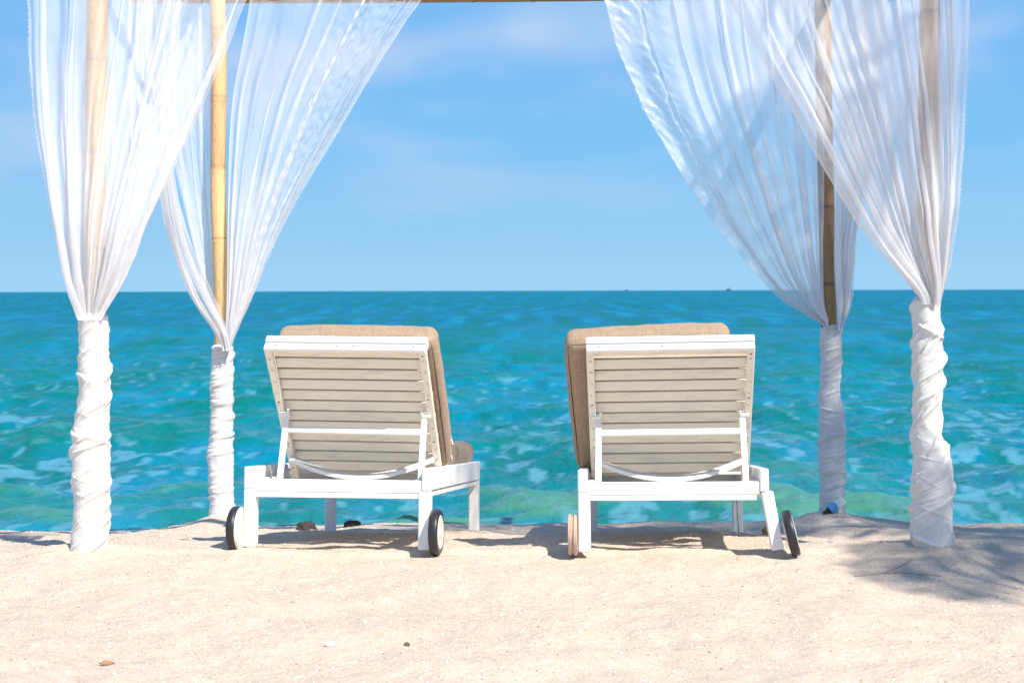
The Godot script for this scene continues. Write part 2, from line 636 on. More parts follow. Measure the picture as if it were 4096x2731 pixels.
# ---------------------------------------------------------------- cloth
# One hanging sheet between two edges, gathered at its lower end: wide single-layer
# spans with narrow pleats between them where the cloth doubles back on itself.
func drape(parent: Node3D, called: String, left: Array, right: Array, opt: Dictionary) -> MeshInstance3D:
	var r := RandomNumberGenerator.new()
	r.seed = opt.seed
	var folds: int = opt.folds
	var flat_n := 9
	var fold_n := 16
	var cols := folds * (flat_n + fold_n) + flat_n + 1
	var rows: int = opt.get("rows", 120)
	var at := [0.0]
	for k in folds + 1:
		at.append(at[-1] + r.randf_range(0.25, 1.75))
	for k in at.size():
		at[k] /= at[-1] if k < at.size() - 1 else 1.0
	at[-1] = 1.0
	var wide := []
	var deep := []
	var from := []
	var sgn := []
	for k in folds + 1:
		wide.append(r.randf_range(0.35, 1.5))
		deep.append(r.randf_range(0.4, 1.3))
		from.append(r.randf_range(-0.7, 0.35))
		sgn.append(1.0 if r.randf() < 0.5 else -1.0)
	var wr := noise(int(opt.seed) + 500, 1.0, 3)
	var amp: Array = opt.amp            # depth of the cloth at top, middle, end
	var pleat: Array = opt.get("pleat", [0.006, 0.012, 0.012])   # half width of the pleats
	var alpha: Array = opt.alpha
	var bil: Vector3 = opt.get("billow", Vector3.ZERO)
	var crinkle: float = opt.get("crinkle", 0.0)
	var crinkle_side: float = opt.get("crinkle_side", 0.0)
	var pts := PackedVector3Array()
	var tone := PackedColorArray()
	for j in rows + 1:
		var v := float(j) / rows
		var a := along(left, v)
		var b := along(right, v)
		var w := a.distance_to(b)
		var dir := (b - a)
		dir.y = 0.0
		dir = dir.normalized()
		var out := dir.cross(Vector3.UP)
		var am := lerpf(amp[0], amp[1], v * 2.0) if v < 0.5 else lerpf(amp[1], amp[2], v * 2.0 - 1.0)
		var pw := lerpf(pleat[0], pleat[1], v * 2.0) if v < 0.5 else lerpf(pleat[1], pleat[2], v * 2.0 - 1.0)
		pw = minf(pw, w * 0.16)
		for i in cols:
			var k := i / (flat_n + fold_n)
			var q := i - k * (flat_n + fold_n)
			var u := 0.0
			var lat := 0.0
			var dep := 0.0
			var bow := 0.0
			var a0: float = at[k]
			var a1: float = at[mini(k + 1, folds + 1)]
			if q <= flat_n:
				var f := float(q) / flat_n
				u = lerpf(a0, a1, f)
				bow = sin(PI * f)
				dep = sgn[k] * 0.55 * bow * bow * deep[k]
			else:
				var f := float(q - flat_n) / fold_n
				u = a1
				var live := smoothstep(from[k], from[k] + 0.6, v)
				var edge := smoothstep(0.0, 0.04, u) * smoothstep(1.0, 0.96, u)
				var wob := 1.0 + 0.5 * wr.get_noise_2d(k * 13.0, v * 5.0)
				lat = sin(TAU * f) * pw * wide[k] * wob * edge * (0.12 + 0.88 * live)
				dep = sgn[k] * deep[k] * (sin(PI * f) * 0.9) * (0.2 + 0.8 * live)
			var p := a.lerp(b, u) + dir * lat
			p += out * am * dep
			# slow swing and small wrinkles that run with the cloth
			p += out * am * 1.1 * wr.get_noise_2d(u * 4.0, v * 1.3)
			p += (out * 0.0045 + dir * 0.0025) * wr.get_noise_2d(u * 36.0 + q * 0.05, v * 7.0 + 9.0) * (1.0 - v * 0.5)
			if crinkle > 0.0:
				var cw := smoothstep(0.34, 0.0, absf(u - crinkle_side)) * (1.0 - v * 0.8)
				p += (out + dir * 0.4) * crinkle * cw * wr.get_noise_2d(u * 34.0 + 7.0, v * 30.0)
			p += bil * sin(PI * clampf(v, 0.0, 1.0)) * (0.35 + 0.65 * sin(PI * u))
			pts.append(p)
			var al := lerpf(alpha[0], alpha[1], smoothstep(0.25, 1.0, v))
			if u < 0.012 or u > 0.988:
				al = minf(0.85, al + 0.15)
			tone.append(Color(1, 1, 1, al))
	var mb := MB.new()
	mb.grid(pts, cols, rows + 1, false, opt.get("flip", false), tone)
	var o := put(mb, called, M.sheer, parent)
	# frayed threads along the free edges
	for e in opt.get("frayed", []):
		var fr := MB.new()
		var line := PackedVector3Array()
		for j in rows + 1:
			line.append(pts[j * cols + (0 if e == 0 else cols - 1)])
		var outwards := -1.0 if e == 0 else 1.0
		for j in rows:
			var v := float(j) / rows
			if v > 0.9:
				break
			for q in 4:
				var p := line[j].lerp(line[j + 1], (q + r.randf()) / 4.0)
				var l := r.randf_range(0.003, 0.010)
				var tip := p + Vector3(outwards * l, r.randf_range(-0.5, 0.3) * l, r.randf_range(-0.4, 0.4) * l)
				fr.flat_tri(p + Vector3(0, 0.0009, 0), p - Vector3(0, 0.0009, 0), tip, p + Vector3(0, 0, -1))
		var fo := put(fr, "fringe", M.thread, parent)
		tag(fo, "", "", "", "stuff")
	return o

# Cloth wound round a post: many slanting folds, each steep below and soft above.
func winding(parent: Node3D, profile: Array, z: float, sd: int, slope: float, count: int, big: float) -> void:
	var r := RandomNumberGenerator.new()
	r.seed = sd
	var y1: float = profile[0][0]
	var y0: float = profile[-1][0] - 0.04
	var sides := 120
	var rows := int((y1 - y0) / 0.0032)
	var ridges := []
	for k in int(count * 1.35):
		var grand := r.randf() < 0.25
		ridges.append([r.randf_range(y0, y1), r.randf() * TAU, slope * r.randf_range(0.45, 1.5) * (1.0 if r.randf() < 0.9 else -0.5), r.randf_range(0.7, 2.6), (r.randf_range(0.0045, 0.010) if grand else r.randf_range(0.001, 0.003)) * big, (r.randf_range(0.009, 0.022) if grand else r.randf_range(0.0025, 0.007))])
	var prof := []
	for p in profile:
		prof.push_front(p)
	var fine := noise(sd + 3, 22.0, 3)
	var slow := noise(sd + 4, 5.0, 2)
	var pts := PackedVector3Array()
	for j in rows + 1:
		var y := y0 + (y1 - y0) * j / rows
		var rad := lookup(prof, y, 2)
		var cx := lookup(prof, y, 1)
		var here := []
		for q in ridges:
			if absf(y - q[0]) < absf(q[2]) * q[3] + q[5] * 3.0:
				here.append(q)
		var lip := smoothstep(y1, y1 - 0.02, y)
		for i in sides:
			var t := TAU * i / sides
			var h := 0.0
			for q in here:
				var dt := wrapf(t - q[1], -PI, PI)
				if absf(dt) > q[3]:
					continue
				var dy: float = y - q[0] - q[2] * dt
				var g := exp(-pow(dy / (q[5] if dy < 0.0 else q[5] * 0.28), 2))
				h = maxf(h, 0.0) + q[4] * g * pow(cos(dt / q[3] * PI * 0.5), 0.7)
			h = minf(h, 0.015 * big)
			h += 0.0016 * fine.get_noise_3d(cos(t) * 0.06, sin(t) * 0.06, y - slope * t * 0.2) + 0.006 * slow.get_noise_3d(cos(t) * 0.08, sin(t) * 0.08, y)
			var rr := (rad - 0.005 * big + h) * (0.72 + 0.28 * sqrt(lip))
			pts.append(Vector3(cx + cos(t) * rr, y, z - sin(t) * rr))
	var mb := MB.new()
	mb.grid(pts, sides, rows + 1, true, true)
	put(mb, "wrapping", M.cloth, parent)

func build_curtains() -> void:
	var z := Vector3(0, 0, 0)
	# ---- front left
	var a := thing("gathered_curtain", "white sheer curtain tied to the near post left of the two loungers", "curtain", z)
	drape(a, "sheer_panel",
		[Vector3(-1.821, 2.45, -5.255), Vector3(-1.759, 2.049, -5.225), Vector3(-1.75, 1.809, -5.215), Vector3(-1.726, 1.569, -5.205), Vector3(-1.697, 1.408, -5.195), Vector3(-1.669, 1.214, -5.193), Vector3(-1.641, 1.02, -5.234), Vector3(-1.606, 0.9, -5.26), Vector3(-1.595, 0.865, -5.26)],
		[Vector3(-0.784, 2.45, -5.295), Vector3(-0.968, 2.047, -5.265), Vector3(-1.033, 1.872, -5.255), Vector3(-1.114, 1.68, -5.235), Vector3(-1.204, 1.487, -5.225), Vector3(-1.276, 1.326, -5.205), Vector3(-1.347, 1.181, -5.21), Vector3(-1.425, 1.019, -5.234), Vector3(-1.511, 0.89, -5.26), Vector3(-1.525, 0.865, -5.26)],
		{"seed": 5, "folds": 12, "amp": [0.03, 0.03, 0.018], "alpha": [0.30, 0.58], "billow": Vector3(0, 0, 0.03), "frayed": [0], "crinkle": 0.006, "crinkle_side": 0.85})
	drape(a, "sheer_panel",
		[Vector3(-1.60, 2.5, -5.35), Vector3(-1.62, 2.0, -5.33), Vector3(-1.63, 1.5, -5.32), Vector3(-1.61, 1.1, -5.31), Vector3(-1.585, 0.875, -5.30)],
		[Vector3(-1.56, 2.5, -6.25), Vector3(-1.50, 2.0, -6.0), Vector3(-1.42, 1.5, -5.75), Vector3(-1.46, 1.1, -5.45), Vector3(-1.53, 0.875, -5.31)],
		{"seed": 15, "folds": 7, "amp": [0.012, 0.02, 0.014], "alpha": [0.20, 0.5]})
	winding(a, [[0.895, -1.560, 0.056], [0.825, -1.559, 0.0595], [0.76, -1.560, 0.0575], [0.679, -1.56, 0.058], [0.598, -1.561, 0.0595], [0.516, -1.568, 0.064], [0.435, -1.577, 0.071], [0.353, -1.578, 0.073], [0.271, -1.578, 0.071], [0.189, -1.579, 0.0685], [0.108, -1.581, 0.069], [0.042, -1.588, 0.070], [-0.03, -1.591, 0.071]], -5.3, 21, 0.038, 110, 0.85)
	# ---- rear left
	var b := thing("gathered_curtain", "white sheer curtain tied low on the sunlit golden far post on the left", "curtain", z)
	drape(b, "sheer_panel",
		[Vector3(-1.318, 2.437, -7.22), Vector3(-1.352, 2.229, -7.21), Vector3(-1.40, 2.009, -7.21), Vector3(-1.424, 1.789, -7.20), Vector3(-1.434, 1.457, -7.20), Vector3(-1.440, 1.014, -7.20), Vector3(-1.452, 0.735, -7.20), Vector3(-1.456, 0.67, -7.20)],
		[Vector3(-0.455, 2.432, -7.22), Vector3(-0.539, 2.314, -7.21), Vector3(-0.696, 2.073, -7.20), Vector3(-0.83, 1.853, -7.20), Vector3(-0.964, 1.633, -7.20), Vector3(-1.099, 1.412, -7.19), Vector3(-1.212, 1.191, -7.19), Vector3(-1.303, 0.969, -7.19), Vector3(-1.382, 0.803, -7.19), Vector3(-1.424, 0.70, -7.19), Vector3(-1.432, 0.67, -7.19)],
		{"seed": 7, "folds": 11, "amp": [0.025, 0.03, 0.012], "alpha": [0.30, 0.56], "frayed": [1], "crinkle": 0.014, "crinkle_side": 0.75})
	drape(b, "sheer_panel",
		[Vector3(-1.60, 2.5, -6.25), Vector3(-1.64, 1.9, -6.5), Vector3(-1.66, 1.40, -6.75), Vector3(-1.64, 1.157, -6.9), Vector3(-1.575, 0.93, -7.0), Vector3(-1.495, 0.78, -7.12), Vector3(-1.468, 0.70, -7.17), Vector3(-1.46, 0.67, -7.17)],
		[Vector3(-1.555, 2.5, -6.75), Vector3(-1.60, 1.9, -6.82), Vector3(-1.622, 1.55, -6.9), Vector3(-1.575, 1.22, -6.98), Vector3(-1.50, 0.98, -7.08), Vector3(-1.44, 0.80, -7.15), Vector3(-1.418, 0.71, -7.17), Vector3(-1.415, 0.67, -7.17)],
		{"seed": 17, "folds": 6, "amp": [0.02, 0.022, 0.012], "alpha": [0.36, 0.6], "frayed": [0]})
	drape(b, "sheer_panel",
		[Vector3(-1.76, 2.45, -7.3), Vector3(-1.77, 2.0, -7.3), Vector3(-1.74, 1.7, -7.31), Vector3(-1.66, 1.3, -7.31), Vector3(-1.58, 1.0, -7.31), Vector3(-1.50, 0.75, -7.31), Vector3(-1.49, 0.66, -7.31)],
		[Vector3(-1.53, 2.45, -7.32), Vector3(-1.53, 2.0, -7.32), Vector3(-1.535, 1.6, -7.32), Vector3(-1.53, 1.3, -7.32), Vector3(-1.515, 1.0, -7.32), Vector3(-1.485, 0.75, -7.32), Vector3(-1.475, 0.66, -7.32)],
		{"seed": 27, "folds": 4, "amp": [0.008, 0.008, 0.01], "alpha": [0.3, 0.45], "crinkle": 0.01, "crinkle_side": 0.6})
	winding(b, [[0.700, -1.481, 0.058], [0.569, -1.485, 0.0585], [0.457, -1.489, 0.0575], [0.346, -1.491, 0.0575], [0.234, -1.492, 0.059], [0.144, -1.500, 0.067], [0.055, -1.497, 0.066], [-0.058, -1.496, 0.0645], [-0.150, -1.496, 0.066], [-0.23, -1.494, 0.072]], -7.27, 22, 0.012, 150, 0.75)
	# ---- rear right
	var d := thing("gathered_curtain", "white sheer curtain tied low on the shaded brown far post on the right", "curtain", z)
	drape(d, "sheer_panel",
		[Vector3(0.470, 2.44, -7.22), Vector3(0.543, 2.18, -7.21), Vector3(0.61, 2.026, -7.21), Vector3(0.676, 1.872, -7.20), Vector3(0.765, 1.717, -7.20), Vector3(0.854, 1.562, -7.20), Vector3(0.943, 1.44, -7.20), Vector3(1.032, 1.296, -7.20), Vector3(1.143, 1.163, -7.20), Vector3(1.255, 1.029, -7.20), Vector3(1.366, 0.918, -7.20), Vector3(1.478, 0.851, -7.20), Vector3(1.570, 0.80, -7.20), Vector3(1.60, 0.765, -7.20)],
		[Vector3(1.60, 2.44, -7.24), Vector3(1.585, 2.0, -7.22), Vector3(1.578, 1.5, -7.21), Vector3(1.576, 1.0, -7.2), Vector3(1.60, 0.80, -7.2), Vector3(1.608, 0.765, -7.2)],
		{"seed": 9, "folds": 11, "amp": [0.025, 0.03, 0.014], "alpha": [0.31, 0.48], "frayed": [0], "crinkle": 0.018, "crinkle_side": 0.04, "billow": Vector3(0, 0, 0.02)})
	drape(d, "sheer_panel",
		[Vector3(1.64, 2.5, -7.1), Vector3(1.645, 1.9, -7.15), Vector3(1.632, 1.4, -7.19), Vector3(1.630, 1.1, -7.2), Vector3(1.648, 0.85, -7.2), Vector3(1.650, 0.765, -7.2)],
		[Vector3(1.64, 2.5, -6.3), Vector3(1.76, 1.86, -6.8), Vector3(1.735, 1.346, -7.1), Vector3(1.728, 1.1, -7.17), Vector3(1.72, 0.9, -7.2), Vector3(1.69, 0.81, -7.2), Vector3(1.672, 0.765, -7.2)],
		{"seed": 19, "folds": 6, "amp": [0.02, 0.022, 0.014], "alpha": [0.36, 0.6], "frayed": [1]})
	winding(d, [[0.795, 1.638, 0.0565], [0.717, 1.634, 0.0585], [0.561, 1.631, 0.0545], [0.45, 1.628, 0.0545], [0.338, 1.639, 0.065], [0.271, 1.642, 0.068], [0.114, 1.641, 0.0695], [0.002, 1.643, 0.067], [-0.11, 1.643, 0.067], [-0.23, 1.642, 0.068]], -7.27, 23, 0.018, 130, 0.75)
	# ---- front right
	var e := thing("gathered_curtain", "white sheer curtain tied to the near post right of the two loungers", "curtain", z)
	drape(e, "sheer_panel",
		[Vector3(0.588, 2.45, -5.285), Vector3(0.798, 2.043, -5.255), Vector3(0.862, 1.915, -5.245), Vector3(0.925, 1.787, -5.235), Vector3(1.021, 1.626, -5.225), Vector3(1.116, 1.449, -5.215), Vector3(1.213, 1.287, -5.205), Vector3(1.3, 1.158, -5.215), Vector3(1.388, 1.061, -5.225), Vector3(1.495, 0.954, -5.248), Vector3(1.515, 0.915, -5.257)],
		[Vector3(1.686, 2.45, -5.255), Vector3(1.671, 2.041, -5.225), Vector3(1.664, 1.833, -5.215), Vector3(1.654, 1.64, -5.205), Vector3(1.64, 1.431, -5.195), Vector3(1.625, 1.27, -5.185), Vector3(1.613, 1.141, -5.208), Vector3(1.602, 1.012, -5.236), Vector3(1.59, 0.95, -5.249), Vector3(1.584, 0.915, -5.257)],
		{"seed": 6, "folds": 13, "amp": [0.03, 0.03, 0.018], "alpha": [0.32, 0.58], "billow": Vector3(0, 0, 0.03), "frayed": [1]})
	drape(e, "sheer_panel",
		[Vector3(1.62, 2.5, -5.95), Vector3(1.42, 2.0, -5.75), Vector3(1.36, 1.5, -5.6), Vector3(1.45, 1.1, -5.4), Vector3(1.525, 0.925, -5.31)],
		[Vector3(1.62, 2.5, -5.35), Vector3(1.62, 2.0, -5.33), Vector3(1.62, 1.5, -5.32), Vector3(1.595, 1.1, -5.31), Vector3(1.575, 0.925, -5.30)],
		{"seed": 16, "folds": 7, "amp": [0.012, 0.02, 0.014], "alpha": [0.20, 0.5]})
	winding(e, [[0.945, 1.547, 0.0575], [0.898, 1.542, 0.0595], [0.817, 1.548, 0.0555], [0.72, 1.552, 0.0595], [0.59, 1.549, 0.0565], [0.508, 1.552, 0.055], [0.427, 1.552, 0.058], [0.378, 1.567, 0.068], [0.296, 1.578, 0.078], [0.214, 1.578, 0.080], [0.149, 1.573, 0.079], [0.1, 1.569, 0.082], [0.034, 1.575, 0.086], [-0.03, 1.585, 0.09]], -5.3, 24, 0.055, 95, 1.25)

# ---------------------------------------------------------------- the loungers
const UP_BACK := Vector3(0, 0.741, 0.672)
const OUT_BACK := Vector3(0, -0.672, 0.741)

var back_shift := 0.0
var back_roll := 0.0

func on_back(x: float, s: float, n: float) -> Vector3:
	return Vector3(back_shift + x * cos(back_roll) - s * sin(back_roll), 0.281, -0.364) + UP_BACK * (s * cos(back_roll) + x * sin(back_roll)) + OUT_BACK * n

func one_box(parent: Node3D, called: String, mat: Material, at: Vector3, size: Vector3, basis := Basis.IDENTITY, bevel := 0.002) -> MeshInstance3D:
	var mb := MB.new()
	mb.box(at, size, basis, bevel)
	return put(mb, called, mat, parent)

func wheel(parent: Node3D, at: Vector3, side: float, tilt: float, toe: float, broad := false) -> void:
	var b := Basis(Vector3.UP, toe) * Basis(Vector3.BACK, tilt)
	if side < 0.0:
		b = Basis(Vector3.BACK, tilt) * Basis(Vector3.UP, PI)
	var t := MB.new()
	# along the axle outwards; outer face at +x
	t.lathe([Vector2(0.062, -0.015), Vector2(0.078, -0.016), Vector2(0.083, -0.013), Vector2(0.0855, -0.006), Vector2(0.0862, 0.002), Vector2(0.0855, 0.010), Vector2(0.083, 0.015), Vector2(0.078, 0.018), Vector2(0.064, 0.0175)], at, b, 48)
	var w := put(t, "wheel", M.rubber, parent)
	var h := MB.new()
	if not broad:
		h.lathe([Vector2(0.001, -0.022), Vector2(0.026, -0.022), Vector2(0.060, -0.017), Vector2(0.0645, -0.0150)], at, b, 40)
	else:
		h.lathe([Vector2(0.001, -0.027), Vector2(0.070, -0.027), Vector2(0.081, -0.024), Vector2(0.083, -0.0155)], at, b, 48)
	h.lathe([Vector2(0.0645, 0.0165), Vector2(0.060, 0.019), Vector2(0.054, 0.0165), Vector2(0.022, 0.0165), Vector2(0.019, 0.0195), Vector2(0.001, 0.0195)], at, b, 40)
	put(h, "hub", M.hub, w)

func lounger(called: String, label: String, at: Vector3, yaw: float, roll: float, right_one: bool) -> Node3D:
	var c := thing(called, label, "sun lounger", at, "white wooden sun loungers")
	c.rotation = Vector3(deg_to_rad(-5.6), deg_to_rad(yaw), deg_to_rad(roll))
	var L := 1.26
	var back := Basis(Vector3.RIGHT, UP_BACK, OUT_BACK) * Basis(Vector3.BACK, back_roll)
	var half := 0.350 if right_one else 0.358
	# rails
	for s in [-1.0, 1.0]:
		one_box(c, "side_rail", M.paint, Vector3(s * (half - 0.0165), 0.279, -L * 0.5), Vector3(0.033, 0.084, L), Basis.IDENTITY, 0.004)
		one_box(c, "lower_rail", M.paint, Vector3(s * (half - 0.019), 0.2245, -L * 0.5), Vector3(0.026, 0.019, L - 0.11), Basis.IDENTITY, 0.002)
	one_box(c, "end_rail", M.paint, Vector3(0, 0.2515, -0.022), Vector3(half * 2.0 - 0.067, 0.047, 0.03), Basis.IDENTITY, 0.003)
	one_box(c, "lower_rail", M.paint, Vector3(0, 0.2165, -0.02), Vector3(half * 2.0 - 0.09, 0.019, 0.028), Basis.IDENTITY, 0.002)
	one_box(c, "end_rail", M.paint, Vector3(0, 0.268, -L + 0.016), Vector3(half * 2.0 - 0.067, 0.08, 0.03), Basis.IDENTITY, 0.003)
	# legs
	for s in [-1.0, 1.0]:
		if right_one and s > 0.0:
			# this leg has worked loose and splays outwards
			one_box(c, "leg", M.paint, Vector3(0.361, 0.132, -0.027), Vector3(0.043, 0.213, 0.05), Basis(Vector3.BACK, deg_to_rad(9.5)), 0.003)
		else:
			one_box(c, "leg", M.paint, Vector3(s * (half - 0.0225), 0.1275, -0.026), Vector3(0.045, 0.217, 0.05), Basis.IDENTITY, 0.004)
		one_box(c, "leg", M.paint, Vector3(s * (half - 0.0225), 0.097, -L + 0.026), Vector3(0.045, 0.278, 0.05), Basis.IDENTITY, 0.004)
	# seat slats and the notched battens that hold the prop
	for k in 11:
		one_box(c, "slat", M.paint, Vector3(0, 0.295, -0.47 - k * 0.074), Vector3(0.630, 0.016, 0.062), Basis.IDENTITY, 0.002)
	for s in [-1.0, 1.0]:
		one_box(c, "batten", M.paint, Vector3(s * 0.304, 0.262, -0.21), Vector3(0.022, 0.03, 0.34), Basis.IDENTITY, 0.002)
	for k in 3:
		one_box(c, "batten", M.paint, Vector3(0, 0.242, -0.19 - k * 0.15), Vector3(0.58, 0.012, 0.035), Basis(Vector3.UP, 0.05 * (k - 1)), 0.002)
	# wheels
	if right_one:
		var bare := MB.new()
		var ax := Basis(Vector3.UP, PI)
		bare.lathe([Vector2(0.001, -0.017), Vector2(0.066, -0.017), Vector2(0.076, -0.015), Vector2(0.0775, -0.005), Vector2(0.070, -0.001), Vector2(0.070, 0.003), Vector2(0.0775, 0.007), Vector2(0.076, 0.016), Vector2(0.066, 0.017), Vector2(0.001, 0.017)], Vector3(-0.370, 0.081, -0.03), ax, 48)
		var bw := put(bare, "wheel_rim", M.worn, c)
		tag(bw, "bare weathered wheel rim without its tyre", "")
		wheel(c, Vector3(0.428, 0.085, -0.028), 1.0, deg_to_rad(13.0), deg_to_rad(-6.0))
	else:
		wheel(c, Vector3(-0.386, 0.085, -0.012), -1.0, 0.0, 0.0, true)
		wheel(c, Vector3(0.379, 0.085, -0.012), 1.0, 0.0, 0.0)
		one_box(c, "wheel_block", M.hub, Vector3(-0.354, 0.045, -0.03), Vector3(0.018, 0.05, 0.03), Basis.IDENTITY, 0.003)
	var axle := MB.new()
	axle.tube([Vector3(-0.37, 0.088, -0.03), Vector3(-0.352, 0.088, -0.03)], [0.006, 0.006], 8)
	axle.tube([Vector3(0.352, 0.088, -0.03), Vector3(0.41 if right_one else 0.37, 0.088, -0.03)], [0.006, 0.006], 8)
	tag(put(axle, "axle", M.steel, c), "", "", "", "stuff")
	# backrest
	for s in [-1.0, 1.0]:
		var st := one_box(c, "stile", M.slat, on_back(s * 0.291, 0.332, 0.029), Vector3(0.027, 0.672, 0.026), back, 0.002)
		var sc := MB.new()
		for k in 12:
			sc.tint = Color(0.75, 0.73, 0.7)
			var p := on_back(s * 0.291 + 0.004 * sin(k * 5.1), 0.02 + k * 0.0555, 0.042)
			var pts := [Vector2(0.0042, -0.001), Vector2(0.0042, 0.0012), Vector2(0.0028, 0.002), Vector2(0.0004, 0.002)]
			sc.lathe(pts, p, Basis(OUT_BACK, UP_BACK, Vector3.RIGHT * -1.0), 8)
		var so := put(sc, "screw", M.steel, st)
		tag(so, "", "", "", "stuff")
		var ho := MB.new()
		for q in [0.085, 0.215, 0.43, 0.64]:
			ho.box(on_back(s * 0.290, q + 0.012 * s, 0.0422), Vector3(0.0075, 0.0045, 0.001), back, 0.0003)
		tag(put(ho, "screw_hole", M.hole, st), "", "", "", "stuff")
	for k in 12:
		var s := 0.0600 + k * 0.0527
		var tilt := Basis(Vector3.RIGHT, deg_to_rad(-15.0 + 1.2 * sin(k * 3.7))) 
		var wob := 0.0012 * sin(k * 2.9 + (3.0 if right_one else 0.0))
		one_box(c, "slat", M.slat if k % 2 == 0 else M.slat_b, on_back(wob, s, 0.008), Vector3(0.603, 0.0415, 0.0075), back * tilt, 0.003)
	one_box(c, "gap_blocker", M.gap_blocker, on_back(0, 0.35, -0.006), Vector3(0.59, 0.60, 0.003), back, 0.001)  # added board: keeps the sun out and the slat gaps dark
	var cap := one_box(c, "top_rail", M.paint, on_back(0, 0.671, -0.008), Vector3(0.611, 0.042, 0.033), back, 0.004)
	var rail := one_box(c, "top_rail", M.paint, on_back(0, 0.6785, 0.0315), Vector3(0.607, 0.018, 0.033), back, 0.003)
	var hl := MB.new()
	for x in [-0.258, -0.03, 0.032, 0.258]:
		hl.box(on_back(x, 0.688, 0.031), Vector3(0.006, 0.001, 0.006), back, 0.0003)
	tag(put(hl, "screw_hole", M.hole, rail), "", "", "", "stuff")
	# prop
	var foot := []
	for s in [-1.0, 1.0]:
		var p := on_back(s * 0.268, 0.358, 0.050)
		var q := Vector3(back_shift * 0.8 + s * 0.274, 0.222, -0.055)
		var dir := (p - q).normalized()
		var side := Vector3.RIGHT
		one_box(c, "prop_bar", M.paint, (p + q) * 0.5, Vector3(0.0235, p.distance_to(q), 0.012), Basis(side, dir, side.cross(dir)), 0.002)
		var hg := MB.new()
		hg.tube([on_back(s * 0.294, 0.365, 0.049), on_back(s * 0.260, 0.365, 0.049)], [0.008, 0.008], 10)
		hg.tube([on_back(s * 0.287, 0.365, 0.042), on_back(s * 0.287, 0.365, 0.057)], [0.007, 0.007], 8)
		hg.tube([on_back(s * 0.258, 0.388, 0.048), on_back(s * 0.268, 0.343, 0.056)], [0.005, 0.005], 8)
		tag(put(hg, "hinge", M.paint, c), "", "", "", "stuff")
		foot.append(p.lerp(q, 0.19))
	one_box(c, "cross_bar", M.paint, (foot[0] + foot[1]) * 0.5, Vector3(0.522, 0.023, 0.014), Basis(Vector3.BACK, back_roll) * Basis(Vector3.RIGHT, deg_to_rad(-22)), 0.002)
	var bow := []
	for k in 25:
		var u := k / 12.0 - 1.0
		bow.append(Vector3(back_shift + u * 0.285, 0.352, -0.226).lerp(Vector3(back_shift + u * 0.285, 0.281, -0.20), 1.0 - u * u))
	var bm := MB.new()
	bm.sweep_rect(bow, 0.020, 0.0075, Vector3(0, -0.25, 0.968))
	put(bm, "bow_bar", M.paint, c)
	if right_one:
		var cord := MB.new()
		cord.tube([Vector3(0.30, 0.24, -0.9), Vector3(0.301, 0.12, -0.9), Vector3(0.306, 0.03, -0.9), Vector3(0.307, -0.05, -0.89)], [0.0016, 0.0016, 0.0016, 0.0016], 5)
		put(cord, "cord", M.dark, c)
	return c

func cushions(label: String, at: Vector3, yaw: float, tip: float, shift: float, roll: float, zips: bool) -> void:
	var c := thing("lounger_cushion", label, "cushion", at, "tan lounger cushions")
	c.rotation = Vector3(deg_to_rad(-5.6), deg_to_rad(yaw), deg_to_rad(tip))
	var f := noise(31 + int(shift * 100), 1.0, 2)
	var back := Basis(Vector3.RIGHT, UP_BACK, OUT_BACK) * Basis(Vector3.BACK, roll + back_roll)
	var size := Vector3(0.60, 0.645, 0.105)
	var mid := on_back(shift, 0.345, -0.077)
	var mb := MB.new()
	mb.cushion(mid, size, back, 0.032, 0.012, f)
	var bc := put(mb, "back_cushion", M.fabric, c)
	piping(bc, mid, size, back)
	var ssize := Vector3(0.585, 0.105, 0.76)
	var smid := Vector3(back_shift * 0.4 + shift * 1.05, 0.356, -0.42 - 0.38 - 0.045)
	var sb := MB.new()
	sb.cushion(smid, ssize, Basis.IDENTITY, 0.042, 0.010, f)
	var sc := put(sb, "seat_cushion", M.fabric, c)
	var turned := Basis(Vector3.RIGHT, Vector3(0, 0, -1), Vector3(0, 1, 0))
	piping(sc, smid, Vector3(0.585, 0.76, 0.105), turned)
	if zips:
		for p in [[bc, mid + back * Vector3(0.304, -0.235, -0.035), back], [sc, smid + Vector3(0.298, 0.015, 0.29), Basis.IDENTITY]]:
			var z := MB.new()
			z.box(p[1], Vector3(0.004, 0.012, 0.008), p[2], 0.001)
			z.box(p[1] + Vector3(0.005, -0.017, 0.0), Vector3(0.004, 0.024, 0.011), Basis(Vector3.BACK, 0.25), 0.001)
			put(z, "zipper_pull", M.plastic, p[0])

# thin seams round both faces of a cushion
func piping(parent: Node3D, at: Vector3, size: Vector3, basis: Basis) -> void:
	var mb := MB.new()
	for s in [-1.0, 1.0]:
		var path := []
		var rad := []
		var h := size * 0.5
		var r := 0.034
		for q in 65:
			var t := TAU * q / 64.0
			var ex := signf(cos(t)) * pow(absf(cos(t)), 0.16) * (h.x + 0.001)
			var ey := signf(sin(t)) * pow(absf(sin(t)), 0.16) * (h.y + 0.001)
			path.append(at + basis * Vector3(ex * 0.998, ey * 0.998, s * (h.z - r)))
			rad.append(0.0024)
		mb.tube(path, rad, 6, false)
	put(mb, "piping", M.seam, parent)

